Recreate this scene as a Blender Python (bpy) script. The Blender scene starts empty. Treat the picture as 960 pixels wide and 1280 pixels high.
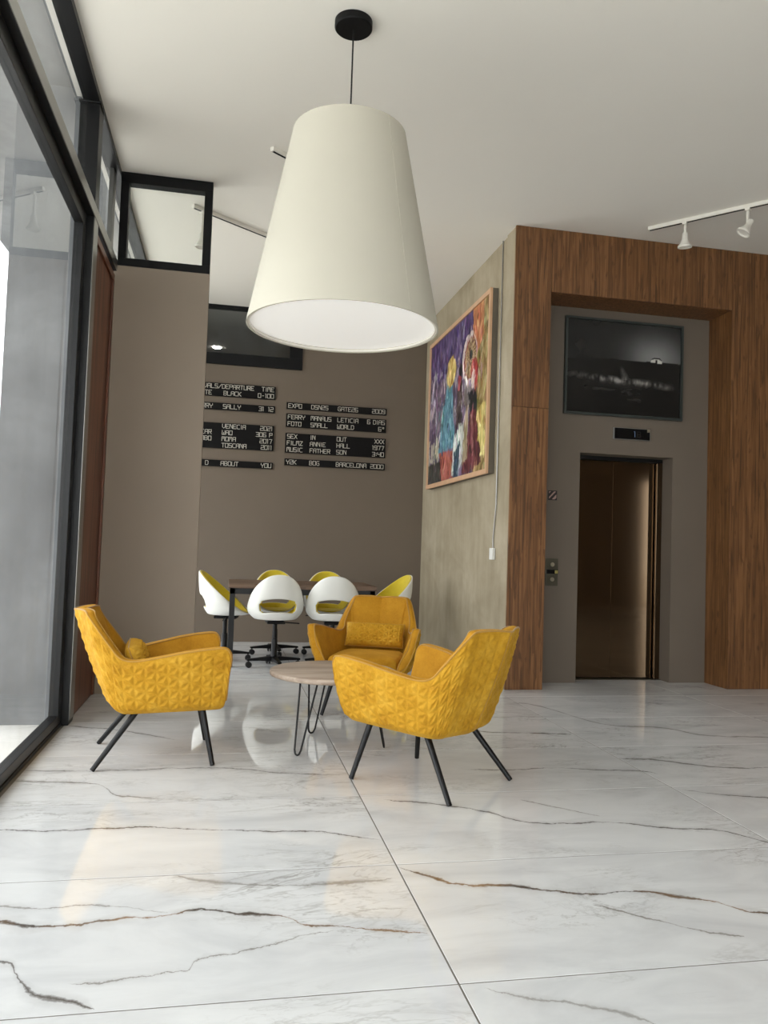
import bpy, bmesh, math, random
import numpy as np
from mathutils import Vector, Matrix

random.seed(7)
rng = np.random.default_rng(7)
S = bpy.context.scene
COL = S.collection
PI = math.pi

# ------------------------------------------------------------------ camera
CAM_H, FPX = 1.16, 982.8
YAW, PITCH, ROLL = math.radians(11.25), math.radians(2.644), math.radians(1.903)
_f = Vector((math.sin(YAW) * math.cos(PITCH), math.cos(YAW) * math.cos(PITCH), math.sin(PITCH)))
_r = Vector((math.cos(YAW), -math.sin(YAW), 0))
_u = _r.cross(_f)
_r2 = math.cos(ROLL) * _r + math.sin(ROLL) * _u
_u2 = -math.sin(ROLL) * _r + math.cos(ROLL) * _u
cam = bpy.data.cameras.new('camera')
cam.sensor_width = 36.0
cam.lens = FPX / 1280 * 36.0
cam.clip_start = 0.02
cam_o = bpy.data.objects.new('camera', cam)
m = Matrix.Identity(4)
for i in range(3):
    m[i][0], m[i][1], m[i][2] = _r2[i], _u2[i], -_f[i]
m[2][3] = CAM_H
cam_o.matrix_world = m
COL.objects.link(cam_o)
S.camera = cam_o

def px_ray(x, y):
    return _r2 * ((x - 480) / FPX) - _u2 * ((y - 640) / FPX) + _f
def floor_pt(x, y, z=0.0):
    d = px_ray(x, y)
    t = (z - CAM_H) / d.z
    return (d.x * t, d.y * t)

# ------------------------------------------------------------------ world, light, exposure
S.view_settings.view_transform = 'Standard'
S.view_settings.look = 'None'
S.view_settings.gamma = 1.0
S.view_settings.use_curve_mapping = False
S.view_settings.exposure = 0.3
W = bpy.data.worlds.new('overcast_sky')
S.world = W
W.use_nodes = True
W.node_tree.nodes['Background'].inputs[0].default_value = (0.97, 0.985, 1.0, 1)
W.node_tree.nodes['Background'].inputs[1].default_value = 3.2

def portal(name, loc, rot, sx, sy):
    l = bpy.data.lights.new(name, 'AREA')
    l.shape = 'RECTANGLE'
    l.size, l.size_y = sx, sy
    l.cycles.is_portal = True
    o = bpy.data.objects.new(name, l)
    o.location, o.rotation_euler = loc, rot
    COL.objects.link(o)
X0, XR, YF, YB, ZC = -0.96, 10.2, -2.6, 9.5, 4.0     # room limits
portal('daylight_side_glazing', (X0 - 0.12, (YF + YB) / 2, 2.0), (0, -PI / 2, 0), 3.9, YB - YF)
portal('daylight_front_glazing', (1.3, YF - 0.12, 2.0), (PI / 2, 0, 0), 4.4, 3.9)

# ------------------------------------------------------------------ node helpers / materials
def srgb(r, g, b):
    f = lambda c: (c / 255) / 12.92 if c / 255 <= 0.04045 else ((c / 255 + 0.055) / 1.055) ** 2.4
    return (f(r), f(g), f(b), 1)

class NT:
    def __init__(s, name):
        s.m = bpy.data.materials.new(name)
        s.m.use_nodes = True
        s.t = s.m.node_tree
        s.b = s.t.nodes['Principled BSDF']
        s.out = s.t.nodes['Material Output']
    def n(s, typ, **kw):
        x = s.t.nodes.new(typ)
        for k, v in kw.items():
            setattr(x, k, v)
        return x
    def put(s, sock, v):
        if v is None:
            return
        if hasattr(v, 'is_output') or isinstance(v, bpy.types.NodeSocket):
            s.t.links.new(v, sock)
        else:
            sock.default_value = v
    def math(s, op, a, b=None, c=None, clamp=False):
        x = s.n('ShaderNodeMath', operation=op, use_clamp=clamp)
        for i, v in enumerate((a, b, c)):
            s.put(x.inputs[i], v)
        return x.outputs[0]
    def mix(s, fac, a, b):
        x = s.n('ShaderNodeMix', data_type='RGBA')
        s.put(x.inputs[0], fac); s.put(x.inputs[6], a); s.put(x.inputs[7], b)
        return x.outputs[2]
    def ramp(s, fac, stops):
        x = s.n('ShaderNodeValToRGB')
        e = x.color_ramp.elements
        while len(e) < len(stops):
            e.new(0.5)
        for q, (p, c) in zip(e, stops):
            q.position = p
            q.color = c if isinstance(c, tuple) else (c, c, c, 1)
        s.put(x.inputs[0], fac)
        return x.outputs[0]
    def noise(s, vec, scale, detail=4, rough=0.55, dist=0.0):
        x = s.n('ShaderNodeTexNoise')
        s.put(x.inputs['Vector'], vec)
        x.inputs['Scale'].default_value = scale
        x.inputs['Detail'].default_value = detail
        x.inputs['Roughness'].default_value = rough
        x.inputs['Distortion'].default_value = dist
        return x.outputs[0]
    def mapping(s, vec, scale=(1, 1, 1), loc=(0, 0, 0), rot=(0, 0, 0)):
        x = s.n('ShaderNodeMapping')
        s.put(x.inputs[0], vec)
        x.inputs['Location'].default_value = loc
        x.inputs['Rotation'].default_value = rot
        x.inputs['Scale'].default_value = scale
        return x.outputs[0]
    def pos(s):
        return s.n('ShaderNodeNewGeometry').outputs['Position']
    def obj(s):
        return s.n('ShaderNodeTexCoord').outputs['Object']
    def bump(s, h, strength=0.2, dist=0.01):
        x = s.n('ShaderNodeBump')
        x.inputs['Strength'].default_value = strength
        x.inputs['Distance'].default_value = dist
        s.put(x.inputs['Height'], h)
        s.t.links.new(x.outputs[0], s.b.inputs['Normal'])
    def set(s, **kw):
        for k, v in kw.items():
            s.put(s.b.inputs[k.replace('_', ' ')], v)
        return s

M = {}
def simple(name, col, rough=0.5, metal=0.0, var=0.0, vscale=6.0, bump=0.0, bscale=80, **kw):
    t = NT(name)
    c = col
    if var:
        nz = t.noise(t.obj(), vscale, 5)
        lo = tuple(x * (1 - var) for x in col[:3]) + (1,)
        hi = tuple(min(1, x * (1 + var)) for x in col[:3]) + (1,)
        c = t.ramp(nz, [(0.3, lo), (0.7, hi)])
    t.set(Base_Color=c, Roughness=rough, Metallic=metal, **kw)
    if bump:
        t.bump(t.noise(t.obj(), bscale, 3), bump, 0.002)
    M[name] = t.m
    return t.m

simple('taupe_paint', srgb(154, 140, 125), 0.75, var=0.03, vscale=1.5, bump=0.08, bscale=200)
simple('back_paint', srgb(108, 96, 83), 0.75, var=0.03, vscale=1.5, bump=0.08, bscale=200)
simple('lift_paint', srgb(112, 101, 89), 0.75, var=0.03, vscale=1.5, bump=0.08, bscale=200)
simple('white_plaster', srgb(243, 239, 230), 0.85, var=0.012, vscale=0.8, bump=0.05, bscale=150)
simple('black_metal', srgb(17, 17, 18), 0.38, 0.0, bump=0.03, Specular_IOR_Level=0.35)
simple('black_lacquer', srgb(14, 14, 15), 0.5, 0.0, var=0.1, Specular_IOR_Level=0.2)
simple('grey_aluminium', srgb(146, 145, 141), 0.32, 0.7, var=0.04)
simple('white_plastic', srgb(236, 236, 230), 0.35, var=0.01)
simple('white_metal', srgb(232, 228, 218), 0.35, var=0.01)
simple('yellow_pad', srgb(214, 190, 40), 0.8, var=0.05, vscale=30, Sheen_Weight=0.3)
simple('lamp_fabric', srgb(194, 189, 174), 0.85, var=0.02, vscale=2.0, bump=0.15, bscale=400)
simple('diffuser_white', srgb(250, 249, 246), 0.4, var=0.005, Emission_Color=(1, 0.97, 0.92, 1), Emission_Strength=0.2)
simple('pale_frame_wood', srgb(205, 165, 130), 0.5, var=0.08, vscale=9)
simple('grey_canvas_side', srgb(104, 96, 84), 0.8, var=0.05)
simple('board_black', srgb(14, 12, 12), 0.6, var=0.1, Specular_IOR_Level=0.15)
simple('letter_white', srgb(205, 200, 188), 0.6, var=0.04)
simple('grout', srgb(116, 111, 104), 0.8, var=0.05)
simple('rubber', srgb(18, 18, 18), 0.7, var=0.1)
simple('dark_room', srgb(168, 166, 162), 0.8, var=0.03)
simple('outdoor_paving', srgb(230, 228, 222), 0.8, var=0.04, vscale=3)
simple('pewter_frame', srgb(70, 76, 74), 0.35, 0.5, var=0.05)
simple('panel_steel', srgb(96, 92, 80), 0.35, 0.8, var=0.05)
simple('button_steel', srgb(190, 182, 160), 0.3, 0.9, var=0.03)
simple('piping_gold', srgb(176, 130, 42), 0.75, var=0.06, Sheen_Weight=0.3)
simple('display_black', srgb(8, 9, 12), 0.12, var=0.1)
simple('brass_key', srgb(190, 176, 110), 0.3, 0.9, var=0.03)
simple('sign_pink', srgb(170, 140, 130), 0.5, var=0.05)
simple('sign_dark', srgb(40, 34, 34), 0.5, var=0.05)
simple('garden_green', srgb(110, 125, 70), 0.8, var=0.3, vscale=4)

def emis(name, col, st):
    t = NT(name); t.set(Base_Color=col, Emission_Color=col, Emission_Strength=st); M[name] = t.m
emis('display_glow', srgb(110, 130, 165), 0.15)
emis('downlight_glow', (1, 0.96, 0.9, 1), 40.0)

def velvet(name, col, dark, light):
    t = NT(name)
    o = t.obj()
    a = t.noise(o, 9, 6, 0.6, 0.3)
    b = t.noise(o, 90, 3)
    f = t.math('ADD', t.math('MULTIPLY', a, 0.7), t.math('MULTIPLY', b, 0.3))
    c = t.ramp(f, [(0.33, dark), (0.5, col), (0.68, light)])
    t.set(Base_Color=c, Roughness=0.78, Sheen_Weight=0.3, Sheen_Roughness=0.4, Sheen_Tint=srgb(255, 205, 90))
    t.b.inputs['Specular IOR Level'].default_value = 0.25
    t.bump(b, 0.12, 0.002)
    M[name] = t.m
velvet('velvet', srgb(190, 141, 32), srgb(169, 120, 22), srgb(206, 160, 54))
velvet('velvet_smooth', srgb(184, 130, 27), srgb(168, 115, 19), srgb(196, 144, 38))

def wood(name, c0, c1, c2, sc=(22, 22, 1.2), rough=0.42, knots=True):
    t = NT(name)
    p = t.pos()
    inf = t.n('ShaderNodeObjectInfo').outputs['Random']
    p2 = t.n('ShaderNodeVectorMath', operation='ADD')
    t.put(p2.inputs[0], p)
    cmb = t.n('ShaderNodeCombineXYZ')
    t.put(cmb.inputs[0], t.math('MULTIPLY', inf, 7.3)); t.put(cmb.inputs[2], t.math('MULTIPLY', inf, 3.1))
    t.put(p2.inputs[1], cmb.outputs[0])
    v = p2.outputs[0]
    a = t.noise(t.mapping(v, sc), 1.0, 5, 0.6, 0.6)
    # narrow laminated strips, each of its own tone
    vo = t.n('ShaderNodeTexVoronoi')
    t.put(vo.inputs['Vector'], t.mapping(v, (sc[0] * 1.1, sc[1] * 1.1, sc[2] * 0.9)))
    vo.inputs['Scale'].default_value = 1.0
    bw = t.n('ShaderNodeRGBToBW'); t.put(bw.inputs[0], vo.outputs['Color'])
    f = t.math('ADD', t.math('MULTIPLY', a, 0.62), t.math('MULTIPLY', bw.outputs[0], 0.38))
    c = t.ramp(f, [(0.28, c0), (0.5, c1), (0.72, c2)])
    if knots:
        k = t.noise(t.mapping(v, (30, 30, 7)), 1.0, 2, 0.5, 0.2)
        c = t.mix(t.ramp(k, [(0.60, 0.0), (0.72, 0.75)]), c, c0)
    t.set(Base_Color=c, Roughness=rough)
    t.bump(a, 0.06, 0.003)
    M[name] = t.m
wood('bamboo', srgb(80, 51, 28), srgb(114, 76, 43), srgb(140, 98, 60), sc=(58, 58, 2.6))
wood('red_wood', srgb(72, 40, 26), srgb(104, 60, 40), srgb(128, 78, 54), knots=False)
wood('oak_top', srgb(142, 124, 108), srgb(170, 152, 135), srgb(188, 172, 156), sc=(2, 26, 26), knots=False, rough=0.5)
wood('walnut_top', srgb(66, 46, 32), srgb(98, 74, 56), srgb(124, 98, 76), sc=(2, 26, 26), knots=False)

def concrete(name, c0, c1, c2):
    t = NT(name)
    p = t.pos()
    a = t.noise(p, 1.6, 7, 0.62, 0.4)
    b = t.noise(t.mapping(p, (9, 9, 0.7)), 1.0, 5, 0.6)
    f = t.math('ADD', t.math('MULTIPLY', a, 0.72), t.math('MULTIPLY', b, 0.28))
    c = t.ramp(f, [(0.33, c0), (0.5, c1), (0.66, c2)])
    pit = t.noise(p, 34, 2)
    c = t.mix(t.ramp(pit, [(0.70, 0.0), (0.78, 0.5)]), c, c0)
    t.set(Base_Color=c, Roughness=0.82)
    t.bump(t.noise(p, 25, 6), 0.18, 0.004)
    M[name] = t.m
concrete('concrete', srgb(146, 134, 110), srgb(166, 154, 130), srgb(182, 170, 148))
concrete('outdoor_concrete', srgb(104, 106, 108), srgb(126, 128, 130), srgb(146, 148, 150))

def steel(name):
    t = NT(name)
    p = t.pos()
    a = t.noise(t.mapping(p, (260, 260, 1.2)), 1.0, 3)
    t.set(Base_Color=srgb(112, 94, 74), Metallic=1.0, Roughness=t.ramp(a, [(0.3, 0.075), (0.7, 0.085)]))
    M[name] = t.m
steel('brushed_steel')

def glass(name, tint=(1, 1, 1, 1), ior=1.5, dirt=0.02):
    t = NT(name)
    tr = t.n('ShaderNodeBsdfTransparent'); tr.inputs[0].default_value = tint
    gl = t.n('ShaderNodeBsdfGlossy'); gl.inputs['Roughness'].default_value = 0.01
    fr = t.n('ShaderNodeFresnel'); fr.inputs[0].default_value = ior
    mx = t.n('ShaderNodeMixShader')
    df = t.n('ShaderNodeBsdfDiffuse'); df.inputs[0].default_value = (0.8, 0.85, 0.9, 1)
    m2 = t.n('ShaderNodeMixShader')
    nz = t.noise(t.mapping(t.pos(), (3, 3, 0.6)), 1.5, 5)
    t.put(m2.inputs[0], t.ramp(nz, [(0.4, 0.0), (0.75, dirt)]))
    bf = t.n('ShaderNodeNewGeometry').outputs['Backfacing']
    t.put(mx.inputs[0], t.math('MULTIPLY', fr.outputs[0], t.math('SUBTRACT', 1.0, bf)))   # one reflection per pane
    t.t.links.new(tr.outputs[0], mx.inputs[1]); t.t.links.new(gl.outputs[0], mx.inputs[2])
    t.t.links.new(mx.outputs[0], m2.inputs[1]); t.t.links.new(df.outputs[0], m2.inputs[2])
    t.t.links.new(m2.outputs[0], t.out.inputs[0])
    M[name] = t.m
glass('window_glass', (0.97, 0.98, 0.98, 1), 1.5, 0.05)
glass('clear_glass', (0.97, 0.98, 0.97, 1), 1.45, 0.02)

def attr_paint(name, rough=0.6):
    t = NT(name)
    a = t.n('ShaderNodeAttribute'); a.attribute_name = 'paint'
    nz = t.noise(t.obj(), 60, 4)
    t.set(Base_Color=a.outputs['Color'], Roughness=rough)
    t.bump(nz, 0.2, 0.003)
    M[name] = t.m
attr_paint('oil_paint', 0.55)
attr_paint('photo_print', 0.25)

# marble: main veins follow the courses seen on the slabs, the rest is noise
Lz = lambda pts: [floor_pt(x / 2, 860 + y / 2) for x, y in pts]
Rz = lambda pts: [floor_pt(480 + x / 2, 840 + y / 2) for x, y in pts]
BRN, GRY, DRK = srgb(146, 118, 90), srgb(140, 136, 130), srgb(82, 74, 66)
VEINS = [  # points, half width (m), colour, strength
 (Lz([(-40,583),(0,585),(130,595),(270,580),(400,570),(510,555),(610,565),(700,570),(770,592),(860,597),(958,605),(1074,612)]), .011, BRN, .95),
 (Lz([(-60,352),(0,355),(120,358),(250,352),(340,348),(450,352),(560,355),(700,358),(800,360),(880,370),(950,380)]), .006, DRK, .8),
 (Lz([(-20,232),(100,235),(220,238),(265,250),(290,268),(340,272),(410,280)]), .008, GRY, .8),
 (Lz([(-40,543),(100,550),(200,545),(300,548),(420,560)]), .006, GRY, .7),
 (Lz([(-30,688),(20,692),(40,722),(60,745),(90,768),(150,778),(235,808)]), .008, DRK, .75),
 (Lz([(440,468),(520,485),(620,490),(740,492),(860,485),(985,478)]), .012, GRY, .6),
 (Lz([(170,740),(300,728),(400,715),(470,700),(490,680),(600,660),(680,642),(760,620),(860,605)]), .004, GRY, .8),
 (Lz([(170,95),(290,105),(400,122),(440,130)]), .008, DRK, .6),
 (Lz([(60,205),(200,208),(330,205),(480,200),(560,200),(700,212),(860,218)]), .007, DRK, .6),
 (Rz([(32,485),(100,508),(200,530),(300,535),(430,548),(530,555),(620,547),(720,558),(830,575),(900,595),(958,603),(1040,612)]), .012, BRN, .95),
 (Rz([(0,320),(70,325),(160,335),(260,350),(330,370),(440,380),(560,375),(660,385),(740,392),(820,395),(900,410),(960,425),(1050,436)]), .008, DRK, .75),
 (Rz([(340,320),(440,340),(540,360)]), .007, GRY, .8),
 (Rz([(520,580),(600,600),(670,618),(760,640),(850,655),(900,660)]), .007, GRY, .85),
 (Rz([(200,140),(260,150),(350,152),(470,156)]), .016, DRK, .85),
 (Rz([(200,242),(300,245),(420,240),(540,245),(640,248),(700,262)]), .009, DRK, .7),
 (Rz([(590,217),(680,220),(760,230),(880,240),(1000,236)]), .012, DRK, .65),
 (Rz([(740,293),(830,305),(960,315),(1040,322)]), .010, DRK, .75),
 (Rz([(330,78),(400,118),(560,132),(700,140),(800,158),(940,163),(1040,168)]), .016, GRY, .75),
 (Rz([(250,790),(350,810),(480,830),(600,855),(680,880)]), .008, GRY, .6),
]
def marble():
    t = NT('marble')
    p = t.pos()
    inf = t.n('ShaderNodeObjectInfo').outputs['Random']
    sep = t.n('ShaderNodeSeparateXYZ'); t.put(sep.inputs[0], p)
    X, Y = sep.outputs[0], sep.outputs[1]
    off = t.n('ShaderNodeCombineXYZ')
    t.put(off.inputs[0], t.math('MULTIPLY', inf, 31.0)); t.put(off.inputs[1], t.math('MULTIPLY', inf, 17.0))
    ad = t.n('ShaderNodeVectorMath', operation='ADD'); t.put(ad.inputs[0], p); t.put(ad.inputs[1], off.outputs[0])
    v = ad.outputs[0]
    # soft clouds
    cl = t.noise(t.mapping(v, (1.1, 2.6, 1)), 1.6, 6, 0.6, 0.8)
    col = t.ramp(cl, [(0.3, srgb(206, 207, 208)), (0.55, srgb(222, 223, 223)), (0.75, srgb(229, 230, 230))])
    # fine random veins: thin contour lines of a stretched noise
    for sc, w, st, c in (((0.5, 1.7, 1), .009, .5, GRY), ((1.3, 4.2, 1), .016, .42, GRY), ((2.6, 6.5, 1), .03, .20, GRY)):
        nz = t.noise(t.mapping(v, sc, loc=(3, 9, 0)), 1.3, 7, 0.62, 0.9)
        d = t.math('ABSOLUTE', t.math('SUBTRACT', nz, 0.5))
        line = t.math('SUBTRACT', 1.0, t.math('DIVIDE', d, w), clamp=True)
        gate = t.ramp(t.noise(t.mapping(v, (1, 1.6, 1), loc=(8, 2, 0)), 1.1, 3), [(0.47, 0.0), (0.62, 1.0)])
        col = t.mix(t.math('MULTIPLY', t.math('MULTIPLY', line, gate), st), col, c)
    # named veins
    wob = t.math('MULTIPLY', t.math('SUBTRACT', t.noise(p, 7.0, 5, 0.65), 0.5), 0.055)
    wob = t.math('ADD', wob, t.math('MULTIPLY', t.math('SUBTRACT', t.noise(t.mapping(p, (1, 1, 1), loc=(2, 7, 1)), 15.0, 6, 0.75), 0.5), 0.045))
    wid = t.ramp(t.noise(t.mapping(p, (1, 1, 1), loc=(5, 5, 5)), 5.5, 3), [(0.34, 0.2), (0.7, 1.9)])
    hue = t.noise(p, 3.0, 3)
    Yw = t.math('ADD', Y, wob)
    for pts, hw, c, st in VEINS:
        pts = sorted(pts)
        xs = [q[0] for q in pts]; ys = [q[1] for q in pts]
        x0, x1 = xs[0], xs[-1]
        y0, y1 = min(ys) - .05, max(ys) + .05
        u = t.math('DIVIDE', t.math('SUBTRACT', X, x0), x1 - x0)
        fc = t.n('ShaderNodeFloatCurve')
        cv = fc.mapping.curves[0]
        keep = []
        for a, b in zip(xs, ys):
            q = ((a - x0) / (x1 - x0), (b - y0) / (y1 - y0))
            if not keep or q[0] - keep[-1][0] > 0.004:
                keep.append(q)
        cv.points[0].location = keep[0]; cv.points[1].location = keep[-1]
        for q in keep[1:-1]:
            cv.points.new(*q)
        fc.mapping.update()
        t.put(fc.inputs['Value'], u)
        yc = t.math('MULTIPLY_ADD', fc.outputs[0], y1 - y0, y0)
        d = t.math('ABSOLUTE', t.math('SUBTRACT', Yw, yc))
        end = t.math('MULTIPLY', t.math('MULTIPLY', u, t.math('SUBTRACT', 1.0, u)), 14.0, clamp=True)
        w = t.math('ADD', t.math('MULTIPLY', t.math('MULTIPLY', wid, hw), end), 1e-4)
        core = t.math('SUBTRACT', 1.0, t.math('DIVIDE', d, w), clamp=True)
        halo = t.math('SUBTRACT', 1.0, t.math('DIVIDE', d, t.math('MULTIPLY', w, 4.5)), clamp=True)
        f = t.math('ADD', t.math('MULTIPLY', t.math('POWER', core, 0.6), st), t.math('MULTIPLY', halo, 0.18), clamp=True)
        f = t.math('MULTIPLY', f, t.math('GREATER_THAN', end, 0.001))
        c2 = t.mix(t.ramp(hue, [(0.42, 0.0), (0.6, 1.0)]), c, DRK if c is BRN else c)
        col = t.mix(f, col, c2)
    t.set(Base_Color=col, Roughness=0.04)
    t.b.inputs['Specular IOR Level'].default_value = 0.7
    M['marble'] = t.m
marble()

# ------------------------------------------------------------------ mesh helpers
class MB:
    def __init__(s):
        s.v, s.f = [], []
    def add(s, vs, fs):
        b = len(s.v)
        s.v += [tuple(x) for x in vs]
        s.f += [tuple(i + b for i in f) for f in fs]
        return s
    def box(s, x0, x1, y0, y1, z0, z1):
        vs = [(x, y, z) for z in (z0, z1) for y in (y0, y1) for x in (x0, x1)]
        return s.add(vs, [(0, 2, 3, 1), (4, 5, 7, 6), (0, 1, 5, 4), (2, 6, 7, 3), (0, 4, 6, 2), (1, 3, 7, 5)])
    def grid(s, P, flip=False, closed_u=False):
        n, k = len(P), len(P[0])
        vs = [p for row in P for p in row]
        fs = []
        for i in range(n if closed_u else n - 1):
            j = (i + 1) % n
            for q in range(k - 1):
                f = (i * k + q, j * k + q, j * k + q + 1, i * k + q + 1)
                fs.append(f[::-1] if flip else f)
        return s.add(vs, fs)
    def tube(s, pts, r, n=8, closed=False, caps=True):
        pts = [Vector(p) for p in pts]
        N = len(pts)
        rr = r if hasattr(r, '__len__') else [r] * N
        rows, up = [], None
        for i, p in enumerate(pts):
            a = pts[(i - 1) % N] if (closed or i) else p
            b = pts[(i + 1) % N] if (closed or i < N - 1) else p
            tg = (b - a).normalized()
            if up is None:
                up = Vector((0, 0, 1)) if abs(tg.z) < 0.9 else Vector((1, 0, 0))
            side = tg.cross(up).normalized()
            up = side.cross(tg).normalized()
            rows.append([p + (side * math.cos(2 * PI * k / n) + up * math.sin(2 * PI * k / n)) * rr[i] for k in range(n)] )
        rows = [q + [q[0]] for q in rows]
        b0 = len(s.v)
        vs = [p for row in rows for p in row[:n]]
        fs = []
        for i in range(N if closed else N - 1):
            j = (i + 1) % N
            for k in range(n):
                fs.append((i * n + k, i * n + (k + 1) % n, j * n + (k + 1) % n, j * n + k))
        if caps and not closed:
            fs.append(tuple(range(n))[::-1])
            fs.append(tuple((N - 1) * n + k for k in range(n)))
        return s.add(vs, fs)
    def lathe(s, prof, n=32, c=(0, 0, 0)):
        rows = []
        for k in range(n):
            a = 2 * PI * k / n
            rows.append([(c[0] + r * math.cos(a), c[1] + r * math.sin(a), c[2] + z) for r, z in prof])
        return s.grid(rows, closed_u=True)
    def build(s, name, mat, parent=None, smooth=False, bevel=0.0, sub=0, merge=True):
        me = bpy.data.meshes.new(name)
        me.from_pydata([tuple(p) for p in s.v], [], s.f)
        bm = bmesh.new(); bm.from_mesh(me)
        if merge:
            bmesh.ops.remove_doubles(bm, verts=bm.verts, dist=1e-5)
        bmesh.ops.recalc_face_normals(bm, faces=bm.faces)
        bm.to_mesh(me); bm.free()
        me.materials.append(M[mat])
        o = bpy.data.objects.new(name, me)
        COL.objects.link(o)
        if parent:
            o.parent = parent
        if smooth:
            me.polygons.foreach_set('use_smooth', [True] * len(me.polygons))
            if smooth != 'all':
                me.set_sharp_from_angle(angle=math.radians(40))
        if bevel:
            md = o.modifiers.new('bevel', 'BEVEL'); md.width = bevel; md.segments = 2; md.limit_method = 'ANGLE'
            md.harden_normals = False
        if sub:
            md = o.modifiers.new('subdivision', 'SUBSURF'); md.levels = sub; md.render_levels = sub
        return o

def bx(name, mat, x0, x1, y0, y1, z0, z1, parent=None, bevel=0.0):
    return MB().box(x0, x1, y0, y1, z0, z1).build(name, mat, parent, bevel=bevel)
def empty(name, loc=(0, 0, 0), rz=0.0):
    o = bpy.data.objects.new(name, None)
    o.empty_display_size = 0.1
    o.location = loc; o.rotation_euler = (0, 0, rz)
    COL.objects.link(o)
    return o
def tag(o, label=None, cat=None, group=None, kind=None):
    for k, v in (('label', label), ('category', cat), ('group', group), ('kind', kind)):
        if v:
            o[k] = v
    return o
def struct(o, label, cat):
    return tag(o, label, cat, kind='structure')
def copy_tree(o, parent=None):
    c = o.copy(); COL.objects.link(c)
    if parent:
        c.parent = parent
    for ch in list(o.children):
        copy_tree(ch, c)
    return c

# ------------------------------------------------------------------ the room
fl = bx('floor', 'grout', -1.06, XR + .3, -2.73, 10.05, -0.14, -0.0014)
struct(fl, 'polished white marble tile floor with grey and brown veins', 'floor')
tile_mesh = None
TX, TY, G = 1.6, 0.8, 0.0028
for i in range(-1, 6):
    for j in range(-6, 10):
        x0, y0 = 0.661 + TX * i, 2.076 + TY * j
        if tile_mesh is None:
            o = bx('floor_tile', 'marble', G, TX - G, G, TY - G, -0.012, 0.0, bevel=0.0012)
            tile_mesh = o.data
        else:
            o = bpy.data.objects.new('floor_tile', tile_mesh)
            COL.objects.link(o)
            md = o.modifiers.new('bevel', 'BEVEL'); md.width = 0.0012; md.segments = 2
        o.location = (x0, y0, 0)
        o.parent = fl

struct(bx('ceiling', 'white_plaster', -1.06, XR + .3, YF - .1, YB + .02, ZC, ZC + 0.15), 'flat white plaster ceiling over the lobby', 'ceiling')

# back wall with the opening for the dark interior window
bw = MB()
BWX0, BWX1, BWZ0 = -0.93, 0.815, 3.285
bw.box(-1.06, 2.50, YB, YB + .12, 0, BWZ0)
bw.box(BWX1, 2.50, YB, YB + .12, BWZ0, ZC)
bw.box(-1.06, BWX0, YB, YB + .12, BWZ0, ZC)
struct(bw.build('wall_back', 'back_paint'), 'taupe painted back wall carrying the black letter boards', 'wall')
struct(bx('wall_right', 'concrete', 2.375, 2.60, 6.385, YB, 0, ZC), 'raw beige concrete side wall with the large colourful painting', 'wall')
struct(bx('wall_far_right', 'taupe_paint', XR, XR + .15, YF, 6.8, 0, ZC), 'plain taupe wall closing the lobby on the lift side', 'wall')
fw = MB()
fw.box(3.5, 9.34, YF - .12, YF, 0, ZC)
fw.box(9.62, XR, YF - .12, YF, 0, ZC)
fw.box(9.34, 9.62, YF - .12, YF, 2.9, ZC)  # unseen slit opening added for the bright strip mirrored in the lift door
fw.box(-1.06, 3.5, YF - .12, YF, 3.9, ZC)
struct(fw.build('wall_front', 'taupe_paint'), 'taupe entrance wall beside the front glazing', 'wall')

# partition
PY, PX1 = 6.24, -0.217
struct(bx('wall_partition', 'taupe_paint', -0.945, PX1, PY, PY + .11, 0, 3.262), 'narrow taupe partition wall beside the glazing with transom glass above', 'wall')
w2 = empty('window_2', (-0.58, PY + .05, 3.262))
struct(w2, 'black framed transom window above the taupe partition', 'window')
def wbox(root, name, mat, *b, bevel=0.0):
    l = root.location
    return bx(name, mat, b[0] - l.x, b[1] - l.x, b[2] - l.y, b[3] - l.y, b[4] - l.z, b[5] - l.z, root, bevel)
FT = 0.062
wbox(w2, 'frame_rail', 'black_lacquer', -0.91, PX1, PY, PY + .09, 3.264, 3.264 + FT, bevel=.003)
wbox(w2, 'frame_rail', 'black_lacquer', -0.91, PX1, PY, PY + .09, ZC - FT - .02, ZC - .001, bevel=.003)
wbox(w2, 'frame_stile', 'black_lacquer', PX1 - FT, PX1, PY, PY + .09, 3.264 + FT, ZC - FT - .02, bevel=.003)
wbox(w2, 'frame_stile', 'black_lacquer', -0.91, -0.91 + FT, PY, PY + .09, 3.264 + FT, ZC - FT - .02, bevel=.003)
wbox(w2, 'pane', 'clear_glass', -0.91 + FT, PX1 - FT, PY + .042, PY + .048, 3.264 + FT, ZC - FT - .02)

# left glazing
w1 = empty('window_1', (X0, 2.0, 0))
struct(w1, 'black steel framed glass wall along the left side of the lobby', 'window')
XI, XO = -0.908, -1.03          # inner and outer face of the frames
GX = -0.985
TB0, TB1 = 3.215, 3.285         # transom bar
# floor track: two rails and a groove
wbox(w1, 'floor_track', 'black_metal', XO, XI - .045, YF, 5.21, 0.001, 0.022, bevel=.002)
wbox(w1, 'track_rail', 'grey_aluminium', -0.974, -0.962, YF, 5.21, 0.022, 0.036)
wbox(w1, 'track_rail', 'black_metal', -1.026, -1.012, YF, 5.21, 0.022, 0.045)
wbox(w1, 'transom_bar', 'black_metal', XO, XI - .004, YF, 6.24, TB0, TB1, bevel=.002)
wbox(w1, 'transom_face', 'grey_aluminium', XI - .004, XI, YF, 6.235, TB0 + .004, TB1 + .012)
wbox(w1, 'head_rail', 'black_metal', XO + .02, XI, YF, YB, ZC - .048, ZC - .001, bevel=.002)
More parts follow.
